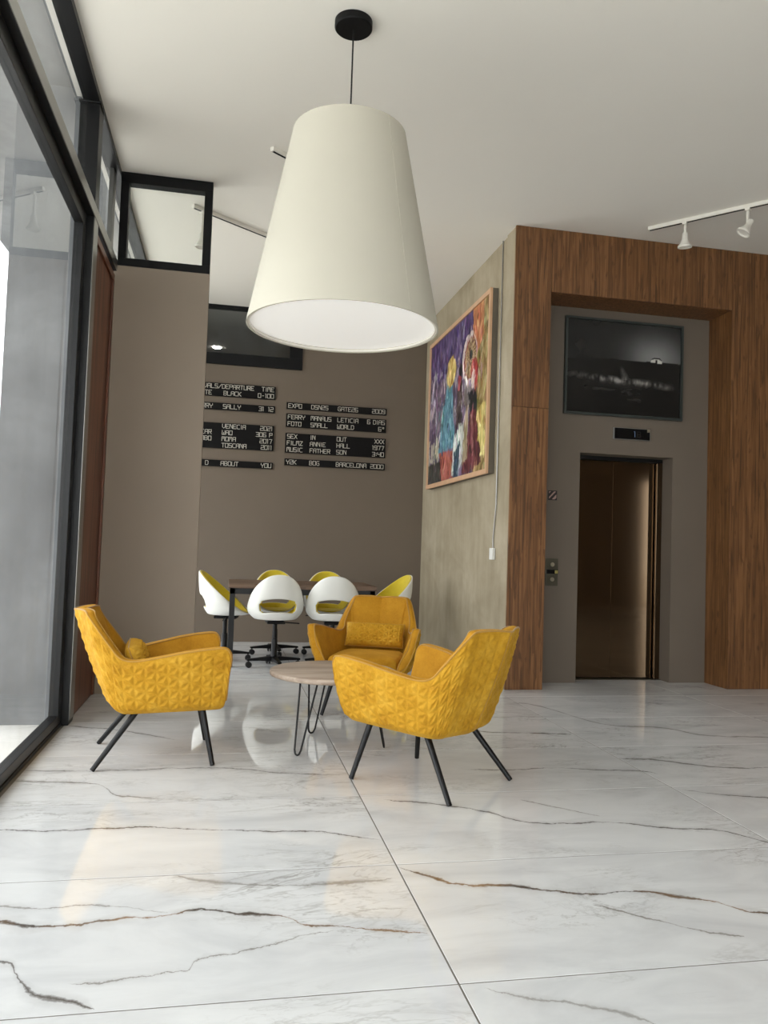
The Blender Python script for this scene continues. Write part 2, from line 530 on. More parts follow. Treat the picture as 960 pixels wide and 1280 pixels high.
# main lower glazing frame (sliding leaf)
def leaf(y0, y1, z0, z1, w, mat='black_metal', x0=-1.012, x1=-0.955, wt=None):
    wt = wt or w
    wbox(w1, 'leaf_stile', mat, x0, x1, y0, y0 + w, z0, z1, bevel=.003)
    wbox(w1, 'leaf_stile', mat, x0, x1, y1 - w, y1, z0, z1, bevel=.003)
    wbox(w1, 'leaf_rail', mat, x0, x1, y0 + w, y1 - w, z1 - wt, z1, bevel=.003)
    wbox(w1, 'leaf_rail', mat, x0, x1, y0 + w, y1 - w, z0, z0 + .05, bevel=.003)
    wbox(w1, 'pane', 'window_glass', GX - .003, GX + .003, y0 + w, y1 - w, z0 + .05, z1 - wt)
leaf(1.30, 5.19, 0.03, TB0, 0.09)
leaf(YF + .05, 1.30, 0.03, TB0, 0.09)
# post between glazing and timber panel, in two heights
wbox(w1, 'post', 'black_metal', XO, XI - .004, 5.20, 5.35, 0.0, TB0, bevel=.004)
wbox(w1, 'post_face', 'grey_aluminium', XI - .004, XI, 5.205, 5.345, 0.03, TB0 - .005)
wbox(w1, 'post', 'black_metal', XO, XI, 5.19, 5.33, TB1 + .013, ZC - .048, bevel=.004)
wbox(w1, 'post_shoe', 'black_metal', XO - .005, XI + .008, 5.17, 5.35, ZC - .062, ZC - .049, bevel=.003)
# transom lights above
for a, b in ((YF + .05, 1.3), (1.36, 5.19), (5.33, 6.24)):
    wbox(w1, 'transom_pane', 'window_glass', GX - .003, GX + .003, a, b, TB1, ZC - .048)
wbox(w1, 'post', 'black_metal', XO, XI, 1.30, 1.36, TB1 + .013, ZC - .048)
# second bay glazing bead seen behind the post
wbox(w1, 'bead', 'grey_aluminium', -0.975, -0.945, 6.10, 6.235, TB1 + .013, ZC - .048)
# glazing of the meeting corner beyond the partition
wbox(w1, 'transom_bar', 'black_metal', XO, XI, 6.35, YB, TB0, TB1, bevel=.002)
wbox(w1, 'post', 'black_metal', XO, XI, 6.36, 6.44, 0, TB0)
wbox(w1, 'post', 'black_metal', XO, XI, 9.40, 9.49, 0, ZC - .048)
wbox(w1, 'pane', 'window_glass', GX - .003, GX + .003, 6.44, 9.40, 0.03, TB0)
wbox(w1, 'transom_pane', 'window_glass', GX - .003, GX + .003, 6.30, 9.40, TB1, ZC - .048)

# timber panel between post and partition
d2 = empty('door_2', (-0.95, 5.79, 0))
struct(d2, 'tall reddish brown timber panel set between the black post and partition', 'door')
wbox(d2, 'panel', 'red_wood', -0.985, -0.938, 5.352, 6.238, 0.004, TB0 - .03)
wbox(d2, 'head_trim', 'red_wood', -0.938, -0.922, 5.352, 6.238, TB0 - .085, TB0 - .03, bevel=.003)
wbox(d2, 'side_trim', 'red_wood', -0.938, -0.922, 6.188, 6.238, 0.004, TB0 - .085, bevel=.003)

# front glazing behind the viewer
w4 = empty('window_4', (1.3, YF - .06, 0))
struct(w4, 'black framed front glazing of the lobby entrance', 'window')
for x in (-0.98, 0.15, 1.27, 2.38, 3.44):
    wbox(w4, 'mullion', 'black_metal', x - .03, x + .03, YF - .11, YF - .01, 0, 3.9, bevel=.003)
wbox(w4, 'rail', 'black_metal', -0.95, 3.41, YF - .11, YF - .01, 0, .05)
wbox(w4, 'rail', 'black_metal', -0.95, 3.41, YF - .11, YF - .01, 3.2, 3.27)
wbox(w4, 'rail', 'black_metal', -0.95, 3.41, YF - .11, YF - .01, 3.84, 3.9)
wbox(w4, 'pane', 'window_glass', -0.95, 3.41, YF - .063, YF - .057, .05, 3.84)

# dark interior window in the back wall
w3 = empty('window_3', (-0.06, YB - .02, BWZ0))
struct(w3, 'dark interior window with thick black frame high on the back wall', 'window')
F3 = .135
wbox(w3, 'frame_rail', 'black_lacquer', BWX0, BWX1, YB - .03, YB + .05, BWZ0, BWZ0 + F3, bevel=.003)
wbox(w3, 'frame_rail', 'black_lacquer', BWX0, BWX1, YB - .03, YB + .05, ZC - .045, ZC - .001, bevel=.003)
wbox(w3, 'frame_stile', 'black_lacquer', BWX1 - F3 - .02, BWX1, YB - .03, YB + .05, BWZ0 + F3, ZC - .045, bevel=.003)
wbox(w3, 'frame_stile', 'black_lacquer', BWX0, BWX0 + .12, YB - .03, YB + .05, BWZ0 + F3, ZC - .045, bevel=.003)
wbox(w3, 'pane', 'clear_glass', BWX0 + .12, BWX1 - F3 - .02, YB + .008, YB + .014, BWZ0 + F3, ZC - .045)
dr = MB()
dr.box(-1.06, 2.5, YB + .12, YB + 3.6, 2.95, 3.05)
dr.box(-1.06, 2.5, YB + .12, YB + 3.6, ZC + .001, ZC + .1)
dr.box(-1.06, -1.0, YB + .12, YB + 3.6, 3.05, ZC)
dr.box(2.44, 2.5, YB + .12, YB + 3.6, 3.05, ZC)
dr.box(-1.06, 2.5, YB + 3.6, YB + 3.7, 2.95, ZC + .1)
struct(dr.build('wall_gallery', 'dark_room'), 'dim grey room behind the interior window', 'wall')
dl = MB()
dl.lathe([(0, 0), (.050, 0), (.056, -.006), (.056, -.010), (.046, -.010), (.043, -.004), (0, -.004)], 28)
o = dl.build('downlight', 'downlight_glow', smooth=True); o.location = (-0.254, 11.59, ZC + .0005)
tag(o, 'small round lit downlight seen through the dark interior window', 'light')

# ------------------------------------------------------------------ lift wall with bamboo cladding
WY, RY, DY = 6.36, 6.705, 6.905       # wood face, recess wall, lift door plane
RX0, RX1, RZ = 2.69, 4.452, 3.442     # recess
OX0, OX1, OZ = 3.153, 4.088, 2.10     # door opening
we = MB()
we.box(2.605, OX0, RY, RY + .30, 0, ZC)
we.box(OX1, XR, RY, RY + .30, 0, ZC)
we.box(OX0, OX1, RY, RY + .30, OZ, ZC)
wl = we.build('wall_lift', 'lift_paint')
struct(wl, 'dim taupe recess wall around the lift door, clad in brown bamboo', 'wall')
def panel(x0, x1, z0, z1, y0=WY, y1=WY + .022):
    g = .0015
    return bx('wood_panel', 'bamboo', x0 + g, x1 - g, y0, y1, z0 + g, z1 - g, wl, bevel=.0015)
panel(2.352, RX0, 0.0, 2.415)
panel(2.352, RX0, 2.415, ZC)
panel(RX0, RX1, RZ, ZC)
for a in np.arange(RX1, XR - .1, 1.15):
    panel(float(a), min(float(a) + 1.15, XR), 0.0, ZC)
# reveals and soffit
bx('wood_reveal', 'bamboo', RX0 - .022, RX0, WY + .022, RY, 0.001, RZ, wl)
bx('wood_reveal', 'bamboo', RX1, RX1 + .022, WY + .022, RY, 0.001, RZ, wl)
bx('wood_soffit', 'bamboo', RX0 - .022, RX1 + .022, WY + .022, RY, RZ, RZ + .022, wl)
bx('cladding_edge', 'concrete', 2.360, 2.374, WY + .023, 6.60, 0.001, ZC, wl)

# lift door
d1 = empty('door_1', ((OX0 + OX1) / 2, DY, 0))
struct(d1, 'brushed steel lift door set deep in the taupe recess', 'door')
wbox(d1, 'door_header', 'black_metal', OX0, OX1, DY - .03, DY + .08, OZ - .035, OZ)
wbox(d1, 'door_jamb', 'brushed_steel', OX0 + .001, OX0 + .035, DY - .03, DY + .08, 0, OZ - .035, bevel=.002)
wbox(d1, 'door_panel', 'brushed_steel', OX0 + .037, 3.600, DY + .012, DY + .045, 0.012, OZ - .038)
wbox(d1, 'door_panel', 'brushed_steel', 3.596, 4.020, DY + .010, DY + .040, 0.012, OZ - .038)
wbox(d1, 'door_jamb', 'brushed_steel', 4.030, OX1 - .001, DY - .03, DY + .08, 0, OZ - .035, bevel=.003)
wbox(d1, 'door_sill', 'panel_steel', OX0, OX1, DY - .05, DY + .08, 0.0005, 0.006)
wbox(d1, 'shaft_back', 'black_lacquer', OX0, OX1, DY + .083, DY + .093, 0, OZ)

# ------------------------------------------------------------------ things on the walls
# pictures are painted on a fine grid of corner colours
def painted_canvas(name, mat, w, h, nx, ny, fn, parent):
    me = bpy.data.meshes.new(name)
    xs = np.linspace(0, w, nx + 1); zs = np.linspace(0, h, ny + 1)
    vs = [(x, 0, z) for z in zs for x in xs]
    fs = [(j * (nx + 1) + i, j * (nx + 1) + i + 1, (j + 1) * (nx + 1) + i + 1, (j + 1) * (nx + 1) + i) for j in range(ny) for i in range(nx)]
    me.from_pydata(vs, [], fs)
    U, V = np.meshgrid(xs / w, 1 - zs / h)          # V runs downwards
    C = fn(U, V)
    at = me.color_attributes.new('paint', 'FLOAT_COLOR', 'POINT')
    buf = np.ones((len(vs), 4), np.float32)
    C = np.clip(C, 0, 255) / 255
    buf[:, :3] = np.where(C <= 0.04045, C / 12.92, ((C + 0.055) / 1.055) ** 2.4).reshape(-1, 3)
    at.data.foreach_set('color', buf.ravel())
    me.materials.append(M[mat])
    o = bpy.data.objects.new(name, me); COL.objects.link(o); o.parent = parent
    return o
def vnoise(U, V, sx, sy, seed):
    g = np.random.default_rng(seed).random((int(sy) + 3, int(sx) + 3))
    x, y = U * sx, V * sy
    i, j = np.clip(np.floor(x).astype(int), 0, int(sx)), np.clip(np.floor(y).astype(int), 0, int(sy))
    a, b = x - i, y - j
    a, b = a * a * (3 - 2 * a), b * b * (3 - 2 * b)
    return (g[j, i] * (1 - a) + g[j, i + 1] * a) * (1 - b) + (g[j + 1, i] * (1 - a) + g[j + 1, i + 1] * a) * b
def fbm(U, V, sx, sy, seed):
    return sum(vnoise(U, V, sx * 2 ** k, sy * 2 ** k, seed + k) / 2 ** (k + 1) for k in range(4)) / 0.9375
def lay(C, mask, col, jit=0, n=None):
    c = np.array(col, float)[None, None, :]
    if n is not None:
        c = c + (n[..., None] - .5) * jit
    return C * (1 - mask[..., None]) + c * mask[..., None]
def inside(U, V, poly):
    r = np.zeros(U.shape, bool)
    n = len(poly)
    for k in range(n):
        (x0, y0), (x1, y1) = poly[k], poly[(k + 1) % n]
        c = ((y0 > V) != (y1 > V)) & (U < (x1 - x0) * (V - y0) / ((y1 - y0) if y1 != y0 else 1e-9) + x0)
        r ^= c
    return r.astype(float)
def ell(U, V, cx, cy, rx, ry):
    return (((U - cx) / rx) ** 2 + ((V - cy) / ry) ** 2 < 1).astype(float)

def garden_party(U0, V0):
    n1, n2, n3 = fbm(U0, V0, 6, 5, 1), fbm(U0, V0, 30, 16, 11), fbm(U0, V0, 60, 12, 21)
    U = U0 + (n2 - .5) * .035; V = V0 + (n3 - .5) * .03
    C = np.zeros(U.shape + (3,)); C[:] = (112, 92, 118)
    C += (n2[..., None] - .5) * 60
    C = lay(C, (V < .30 + (n1 - .5) * .2).astype(float), (84, 62, 112), 50, n3)
    C = lay(C, ((n2 > .56) & (V > .22) & (V < .6) & (U < .75)).astype(float) * .75, (164, 156, 158), 40, n3)
    C = lay(C, (U > .80).astype(float), (150, 122, 60), 80, n2)
    C = lay(C, ((U > .76) & (U < .92) & (V < .36 - (U - .76))).astype(float), (198, 116, 66), 50, n2)
    C = lay(C, inside(U, V, [(.86, .62), (.97, .60), (.98, .92), (.84, .90)]), (208, 184, 92), 60, n2)
    C = lay(C, ((V > .68) & (U < .22)).astype(float) * (n2 > .42), (172, 160, 142), 70, n3)
    C = lay(C, ((V > .86) & (U < .28)).astype(float), (62, 58, 52), 50, n2)
    # blue gown and straw coloured head
    C = lay(C, inside(U, V, [(.34, .34), (.43, .34), (.46, .52), (.52, .80), (.20, .80), (.26, .56)]), (92, 146, 164), 60, n3)
    C = lay(C, ((n3 > .6) & (U > .22) & (U < .5) & (V > .45) & (V < .8)).astype(float) * .6, (52, 92, 112))
    C = lay(C, ell(U, V, .41, .28, .085, .10), (206, 172, 84), 90, n2)
    # terracotta block
    C = lay(C, inside(U, V, [(.22, .80), (.50, .82), (.48, 1.0), (.28, 1.0)]), (176, 82, 68), 40, n1)
    # middle figures
    C = lay(C, inside(U, V, [(.53, .40), (.62, .40), (.60, .66), (.52, .70)]), (70, 52, 50), 60, n2)
    C = lay(C, ell(U, V, .575, .32, .03, .045), (34, 28, 34))
    C = lay(C, ell(U, V, .56, .40, .035, .05), (176, 70, 78), 60, n2)
    C = lay(C, inside(U, V, [(.50, .72), (.66, .66), (.70, .86), (.56, .98), (.46, .98)]), (188, 190, 184), 90, n3)
    C = lay(C, inside(U, V, [(.50, .84), (.60, .78), (.58, 1.0), (.50, 1.0)]), (44, 68, 86), 50, n2)
    C = lay(C, ell(U, V, .70, .52, .07, .07), (128, 116, 112), 60, n2)
    # parasol
    ang = np.arctan2(V - .28, (U - .72) * .9)
    C = lay(C, ell(U, V, .715, .275, .115, .155), (206, 188, 178), 30, n2)
    C = lay(C, ell(U, V, .73, .285, .095, .130), (150, 60, 52))
    C = lay(C, ell(U, V, .735, .287, .085, .118), (188, 152, 104), 30, n2)
    C = lay(C, ell(U, V, .735, .287, .08, .115) * (np.sin(ang * 22) > .45), (104, 70, 48))
    C = lay(C, ell(U, V, .745, .275, .02, .03), (40, 52, 44))
    # red hair, black bodice, wine skirt
    C = lay(C, ell(U, V, .80, .39, .055, .085), (168, 34, 34), 40, n2)
    C = lay(C, ell(U, V, .785, .43, .028, .06), (222, 184, 176), 20, n2)
    C = lay(C, inside(U, V, [(.70, .50), (.84, .50), (.85, .62), (.75, .63)]), (24, 22, 24), 30, n2)
    C = lay(C, inside(U, V, [(.74, .63), (.83, .62), (.93, .95), (.72, 1.0), (.64, .98), (.72, .80)]), (104, 34, 36), 70, n3)
    C = lay(C, inside(U, V, [(.66, .60), (.72, .58), (.72, .90), (.64, .94)]), (164, 142, 108), 70, n3)
    r = np.random.default_rng(99)
    H_, W_ = U0.shape
    for _ in range(900):
        i, j = r.integers(0, H_), r.integers(0, W_)
        u, v = U0[i, j], V0[i, j]
        m_ = ell(U0 + (V0 - v) * r.uniform(-.5, .5), V0, u, v, r.uniform(.003, .012), r.uniform(.012, .05))
        C = lay(C, m_ * r.uniform(.35, .9), C[i, j] + r.uniform(-50, 60) + r.uniform(-22, 22, 3))
    C = C + (n3[..., None] - .5) * 50 + (n2[..., None] - .5) * 40
    g = C.mean(2, keepdims=True)
    return g + (C - g) * .8
pt = empty('oil_painting', (2.374, 6.84, 1.876), -PI / 2)
# local x runs along -Y of the wall after turning, so the canvas is drawn from the far end
tag(pt, 'large colourful oil painting of figures in pale wood frame on concrete wall', 'painting')
PW, PH, PD = 2.215, 1.725, 0.078
pt.location = (2.374, 6.84 + PW, 1.876)
pf = .045
MB().box(0, PW, -PD, -PD + .022, 0, pf).box(0, PW, -PD, -PD + .022, PH - pf, PH).box(0, pf, -PD, -PD + .022, pf, PH - pf).box(PW - pf, PW, -PD, -PD + .022, pf, PH - pf).build('frame', 'pale_frame_wood', pt)
MB().box(0.002, PW - .002, -PD + .022, -.001, 0.002, PH - .002).build('stretcher_box', 'grey_canvas_side', pt)
cv = painted_canvas('canvas', 'oil_paint', PW - 2 * pf, PH - 2 * pf, 200, 156, garden_party, pt)
cv.location = (pf, -PD + .014, pf)

def night_sea(U, V):
    n1, n2, n3 = fbm(U, V, 8, 6, 41), fbm(U, V, 40, 14, 51), fbm(U, V, 10, 30, 61)
    C = np.zeros(U.shape + (3,))
    glow = np.exp(-(((U - .78) / .26) ** 2 + ((V - .36) / .26) ** 2))
    sky = 28 + 10 * n1 + 105 * glow
    C[:] = sky[..., None]
    hz = .40 + .02 * (n1 - .5) + .03 * (U < .2)
    C = lay(C, (V > hz).astype(float), (22, 21, 21), 16, n3)
    C = lay(C, ((V > hz + .03) & (V < .60 + (n1 - .5) * .08) & (U > .16)).astype(float), (9, 8, 8), 6, n1)
    band = np.exp(-((V - (.625 + .07 * (U - .4) + .02 * (n1 - .5))) / .035) ** 2) * np.clip(1 - np.abs(U - .5) / .5, 0, 1) ** .5
    C = lay(C, np.clip(band * (n2 - .28) * 2.6, 0, 1), (150, 146, 142))
    spl = np.exp(-((U - .49 - (V - .55) * .25) / .028) ** 2) * ((V > .44) & (V < .62)) * np.clip((V - .44) / .12, 0, 1)
    C = lay(C, np.clip(spl * (n2 + .2), 0, 1), (140, 136, 132))
    C = lay(C, (V > .70).astype(float), (12, 11, 11), 14, n3)
    C = lay(C, ((V > .70) & (V < .86) & (n3 > .62) & (np.abs(U - .4) < .25)).astype(float) * .6, (52, 50, 49))
    C = lay(C, inside(U, V, [(.735, .405), (.735, .375), (.755, .355), (.815, .355), (.835, .38), (.835, .41)]), (210, 208, 200))
    C = lay(C, inside(U, V, [(.73, .38), (.755, .352), (.815, .352), (.84, .385), (.825, .378), (.80, .366), (.765, .366)]), (40, 38, 36))
    C = lay(C, inside(U, V, [(.775, .375), (.79, .375), (.79, .412), (.775, .412)]), (28, 26, 26))
    return C
sp = empty('framed_photograph', (2.972, RY, 2.450))
tag(sp, 'dark framed black and white photograph of night sea above lift door', 'picture')
SW, SH, SD, sf = 1.192, 0.905, 0.035, .022
MB().box(0, SW, -SD, -.001, 0, sf).box(0, SW, -SD, -.001, SH - sf, SH).box(0, sf, -SD, -.001, sf, SH - sf).box(SW - sf, SW, -SD, -.001, sf, SH - sf).build('frame', 'pewter_frame', sp)
MB().box(sf, SW - sf, -.018, -.001, sf, SH - sf).build('backing', 'black_lacquer', sp)
cv = painted_canvas('print', 'photo_print', SW - 2 * sf, SH - 2 * sf, 170, 130, night_sea, sp)
cv.location = (sf, -.020, sf)

# stroke lettering, squared display style, on a 4 x 6 cell
GL = {'A': '00 05 16 46 40|03 43', 'B': '00 06 36 45 44 33 03|33 42 41 30 00', 'C': '46 16 05 01 10 40', 'D': '00 06 36 45 41 30 00',
 'E': '46 06 00 40|03 33', 'F': '46 06 00|03 33', 'G': '46 16 05 01 10 40 43 23', 'H': '00 06|40 46|03 43', 'I': '20 26', 'J': '46 41 30 10 01',
 'K': '00 06|46 13 40|03 13', 'L': '06 00 40', 'M': '00 06 46 40|26 23', 'N': '00 06 16 40|40 46', 'O': '00 06 46 40 00', 'P': '00 06 46 43 03',
 'R': '00 06 46 43 03|23 40', 'S': '46 06 03 43 40 00', 'T': '06 46|26 20', 'U': '06 00 40 46', 'V': '06 02 20 42 46', 'W': '06 00 40 46|20 23',
 'X': '00 46|06 40', 'Y': '06 04 23 44 46|23 20', 'Z': '06 46 00 40', '0': '00 06 46 40 00', '1': '16 26 20', '2': '06 46 43 03 00 40',
 '3': '06 46 40 00|13 43', '4': '06 03 43|46 40', '5': '46 06 03 43 40 00', '6': '46 06 00 40 43 03', '7': '06 46 20', '9': '43 03 06 46 40 00',
 '8': '00 06 46 40 00|03 43', '-': '13 33', '/': '00 46', ':': '21 22|24 25', '.': '20 21', "'": '26 25', 'o': '14 16 36 34 14'}
def word(mb, txt, x, z, h, right=False, adv=None):
    u = h / 6
    step = lambda c: (3.2 if c in "I1:.'" else 4.6 if c == ' ' else 5.3) * u
    if right:
        x -= sum(step(c) for c in txt) - 1.3 * u
    sw = 0.37 * u
    for ch in txt:
        if ch != ' ':
            for pl in GL[ch].split('|'):
                p = [(x + (int(q[0]) - (1.0 if ch in "I1:.'" else 0)) * u, z + int(q[1]) * u) for q in pl.split()]
                for (a, b), (c, d) in zip(p, p[1:]):
                    L = math.hypot(c - a, d - b)
                    dx, dz = (c - a) / L, (d - b) / L
                    a2, b2, c2, d2_ = a - dx * sw, b - dz * sw, c + dx * sw, d + dz * sw
                    nx, nz = -dz * sw, dx * sw
                    mb.add([(a2 + nx, 0, b2 + nz), (a2 - nx, 0, b2 - nz), (c2 - nx, 0, d2_ - nz), (c2 + nx, 0, d2_ + nz)], [(0, 1, 2, 3)])
        x += step(ch)
BWID = 1.232
def letter_board(xr, z0, z1, rows, label, cols):
    o = empty('letter_board', (xr - BWID, YB, z0))
    tag(o, label, 'sign', 'black letter boards on the back wall')
    MB().box(0, BWID, -.024, -.001, 0, z1 - z0).build('board', 'board_black', o, bevel=.002)
    n = len(rows)
    rh = (z1 - z0) / n
    lh = min(.048, rh * .64)
    for i, r in enumerate(rows):
        zb = (z1 - z0) - (i + .5) * rh - lh / 2
        for cpos, tx in zip(cols, r):
            for k, tok in enumerate(tx.split(' ')):
                if not tok:
                    continue
                pad = ' ' * len(' '.join(tx.split(' ')[:k]) + (' ' if k else ''))
                mb = MB()
                if cpos is None:
                    word(mb, pad + tok if k == len(tx.split(' ')) - 1 else tok + ' ' * (len(tx) - len(tok)), BWID - .022, zb, lh, right=True)
                else:
                    word(mb, pad + tok, cpos, zb, lh)
                mb.build('lettering', 'letter_white', o, merge=False).location = (0, -.0255, 0)
    return o
RC = (.022, .300, .625, None)
letter_board(1.877, 2.802, 2.884, [('EXPO', 'DSN25', 'GATE26', '2009')], 'one row black letter board reading EXPO DSN25 GATE26 2009', RC)
letter_board(1.877, 2.584, 2.748, [('FERRY', 'MANAUS', 'LETICIA', '6 DIAS'), ('FOTO', 'SMALL', 'WORLD', '6o')], 'two row black letter board starting with FERRY MANAUS LETICIA', RC)
letter_board(1.877, 2.272, 2.511, [('SEX', 'IN', 'OUT', 'XXX'), ('FILMZ', 'ANNIE', 'HALL', '1977'), ('MUSIC', 'FATHER', 'SON', '3:40')], 'three row black letter board starting with SEX IN OUT XXX', RC)
letter_board(1.877, 2.120, 2.202, [('Y2K', 'BOG', 'BARCELONA', '2000')], 'one row black letter board reading Y2K BOG BARCELONA 2000', RC)
LC = (None, .295, .622, None)
def LB(z0, z1, rows, label):
    o = letter_board(.507, z0, z1, [('', a, b, c) for a, b, c in rows], label, LC)
    return o
o = LB(2.900, 3.058, [('', '', 'TIME'), ('WHITE', 'BLACK', '0-100')], 'two row black letter board headed ARRIVALS/DEPARTURE TIME')
mb = MB(); word(mb, 'ARRIVALS/DEPARTURE', .972, .158 - .25 * .158 - .024, .048, right=True)
mb.build('lettering', 'letter_white', o, merge=False).location = (0, -.0255, 0)
LB(2.738, 2.822, [('HARRY', 'SALLY', '31 12')], 'one row black letter board reading SALLY 31 12')
LB(2.280, 2.583, [('', 'VENECIA', '2021'), ('OSCAR', 'WAO', '306 P'), ('MAMBO', 'MOMA', '2017'), ('', 'TOSCANA', '2011')], 'four row black letter board with VENECIA, WAO, MOMA and TOSCANA')
LB(2.063, 2.140, [('    D', 'ABOUT', 'YOU')], 'one row black letter board reading ABOUT YOU')

# lift indicator, call panel, small notice
o = empty('floor_indicator', (3.472, RY, 2.243)); tag(o, 'small black floor indicator display between lift door and sea photograph', 'display')
MB().box(0, .375, -.018, -.001, 0, .110).build('housing', 'grey_aluminium', o, bevel=.003)
MB().box(.010, .365, -.021, -.018, .006, .104).build('screen', 'display_black', o)
mb = MB(); word(mb, '1', .205, .030, .048); mb.build('digit', 'display_glow', o, merge=False).location = (0, -.0215, 0)
mb = MB(); word(mb, '8', .238, .030, .048); d8 = mb.build('digit', 'sign_dark', o, merge=False); d8.location = (0, -.0215, 0)
MB().box(.338, .368, -.0235, -.0212, .078, .106).build('sensor', 'button_steel', o, bevel=.002)

o = empty('call_panel', (2.838, RY, .872)); tag(o, 'dark metal lift call panel with two buttons beside bamboo edge', 'control panel')
MB().box(0, .118, -.014, -.001, 0, .248).build('plate', 'panel_steel', o, bevel=.003)
for z in (.058, .192):
    b = MB().lathe([(0, -.009), (.016, -.009), (.019, -.006), (.019, 0)], 20).build('button', 'button_steel', o, smooth=True)
    b.rotation_euler = (PI / 2, 0, 0); b.location = (.062, -.0145, z); b.scale = (1, 1, -1)
MB().box(.006, .112, -.019, -.014, .108, .146).build('key_slot', 'display_black', o, bevel=.002)
MB().box(.084, .112, -.030, -.019, .112, .142).build('key', 'brass_key', o, bevel=.003)

o = empty('wall_notice', (2.848, RY, 1.648)); tag(o, 'tiny square notice with diagonal stripes above the lift call panel', 'sign')
MB().box(0, .085, -.006, -.001, 0, .088).build('plate', 'sign_dark', o)
mb = MB()
for a, b, c, d in (((.008, .030), (.055, .080), (.075, .080), (.008, .012)), ((.035, .008), (.078, .055), (.078, .022), (.062, .008)), ((.008, .060), (.026, .080), (.008, .080), (.008, .07))):
    mb.add([(p[0], 0, p[1]) for p in (a, b, c, d)], [(0, 1, 2, 3)])
mb.build('stripe_print', 'sign_pink', o).location = (0, -.0068, 0)

# surface cable and small junction box on the concrete
o = empty('junction_box', (2.374, 6.785, 1.09)); tag(o, 'small white junction box with thin cable running up concrete wall', 'socket')
MB().box(-.030, -.001, -.042, .042, 0, .105).build('box', 'white_plastic', o, bevel=.004)
pts = [(-.010, 0, .105), (-.010, .004, .20), (-.010, -.03, .36), (-.010, -.055, .50), (-.010, -.058, 1.3), (-.010, -.06, ZC - 1.09 - .002)]
MB().tube(pts, .006, 8).build('cable', 'grey_aluminium', o, smooth=True)

# ------------------------------------------------------------------ ceiling track lights
def spot_head(root, p, yawdeg, tilt, drop=.17):
    """lamp holder hanging from the track; p in root space"""
    h = MB().tube([(0, 0, 0), (0, 0, -drop)], .011, 10).box(-.018, .018, -.026, .026, -.012, .012).build('spot_stem', 'white_metal', root, smooth=True)
    h.location = p
    hd = MB().lathe([(0, .055), (.018, .055), (.023, .045), (.024, .0), (.028, -.008), (.040, -.036), (.050, -.046), (.057, -.052), (.057, -.068), (.047, -.068), (.044, -.058), (0, -.054)], 24).build('spot_lamp', 'white_metal', h, smooth=True)
    hd.location = (0, 0, -drop - .015)
    hd.rotation_euler = (math.radians(tilt), 0, math.radians(yawdeg))
    return h
def track(x0, y0, x1, y1, label, spots):
    L = math.hypot(x1 - x0, y1 - y0)
    o = empty('track_light', (x0, y0, ZC), math.atan2(y1 - y0, x1 - x0))
    tag(o, label, 'light')
    MB().box(0, L, -.018, .018, -.032, -.0005).build('track_rail', 'white_metal', o, bevel=.002)
    MB().box(.012, L - .012, -.009, .009, -.0335, -.0315).build('track_slot', 'black_lacquer', o)
    for d, ya, ti, dr in spots:
        spot_head(o, (d, 0, -.040), ya, ti, dr)
    return o
track(3.455, 6.10, 4.72, 4.62, 'white ceiling track with spotlights above the bamboo lift wall', [(.31, 20, 8, .12), (.80, 120, 32, .12)])
track(-.392, 6.70, 1.30, 7.95, 'white ceiling track with spotlight behind the transom window', [(.10, 0, 3, .22), (1.35, 0, 10, .16)])
track(.203, 5.56, .92, 6.105, 'white ceiling track partly hidden behind the large pendant lamp', [(.62, 0, 10, .10)])

# ------------------------------------------------------------------ pendant lamp
LX, LY = .559, 4.10
pl = empty('pendant_lamp', (LX, LY, 2.315)); tag(pl, 'oversized cream conical fabric pendant lamp hanging over the armchairs', 'lamp')
RB, RT, HS = .508, .302, 1.055
MB().lathe([(RB, 0), (RT, HS), (RT - .006, HS), (RB - .008, .0), (RB, 0)], 96).build('lamp_shade', 'lamp_fabric', pl, smooth=True)
MB().lathe([(RB - .007, .004), (RB - .007, .016), (RB - .02, .016), (RB - .02, .004), (RB - .007, .004)], 96).build('bottom_ring', 'white_metal', pl, smooth=True)
MB().lathe([(0, .020), (RB - .014, .020), (RB - .014, .026), (0, .026)], 96).build('diffuser', 'diffuser_white', pl, smooth=True)
MB().lathe([(0, HS - .012), (RT - .008, HS - .012), (RT - .008, HS - .004), (0, HS - .004)], 64).build('top_disc', 'lamp_fabric', pl, smooth=True)
a = math.radians(-58)
seam = [(math.cos(a) * (RB + (RT - RB) * t + .001), math.sin(a) * (RB + (RT - RB) * t + .001), HS * t) for t in np.linspace(0.002, .998, 12)]
MB().tube(seam, .0016, 6).build('shade_seam', 'lamp_fabric', pl, smooth=True)
MB().tube([(0, 0, HS - .01), (0, 0, ZC - 2.315 - .03)], .0045, 8).build('cord', 'black_metal', pl, smooth=True)
MB().lathe([(0, -.042), (.096, -.042), (.102, -.036), (.102, -.0005), (0, -.0005)], 40, (0, 0, ZC - 2.315)).build('canopy', 'black_lacquer', pl, smooth=True)

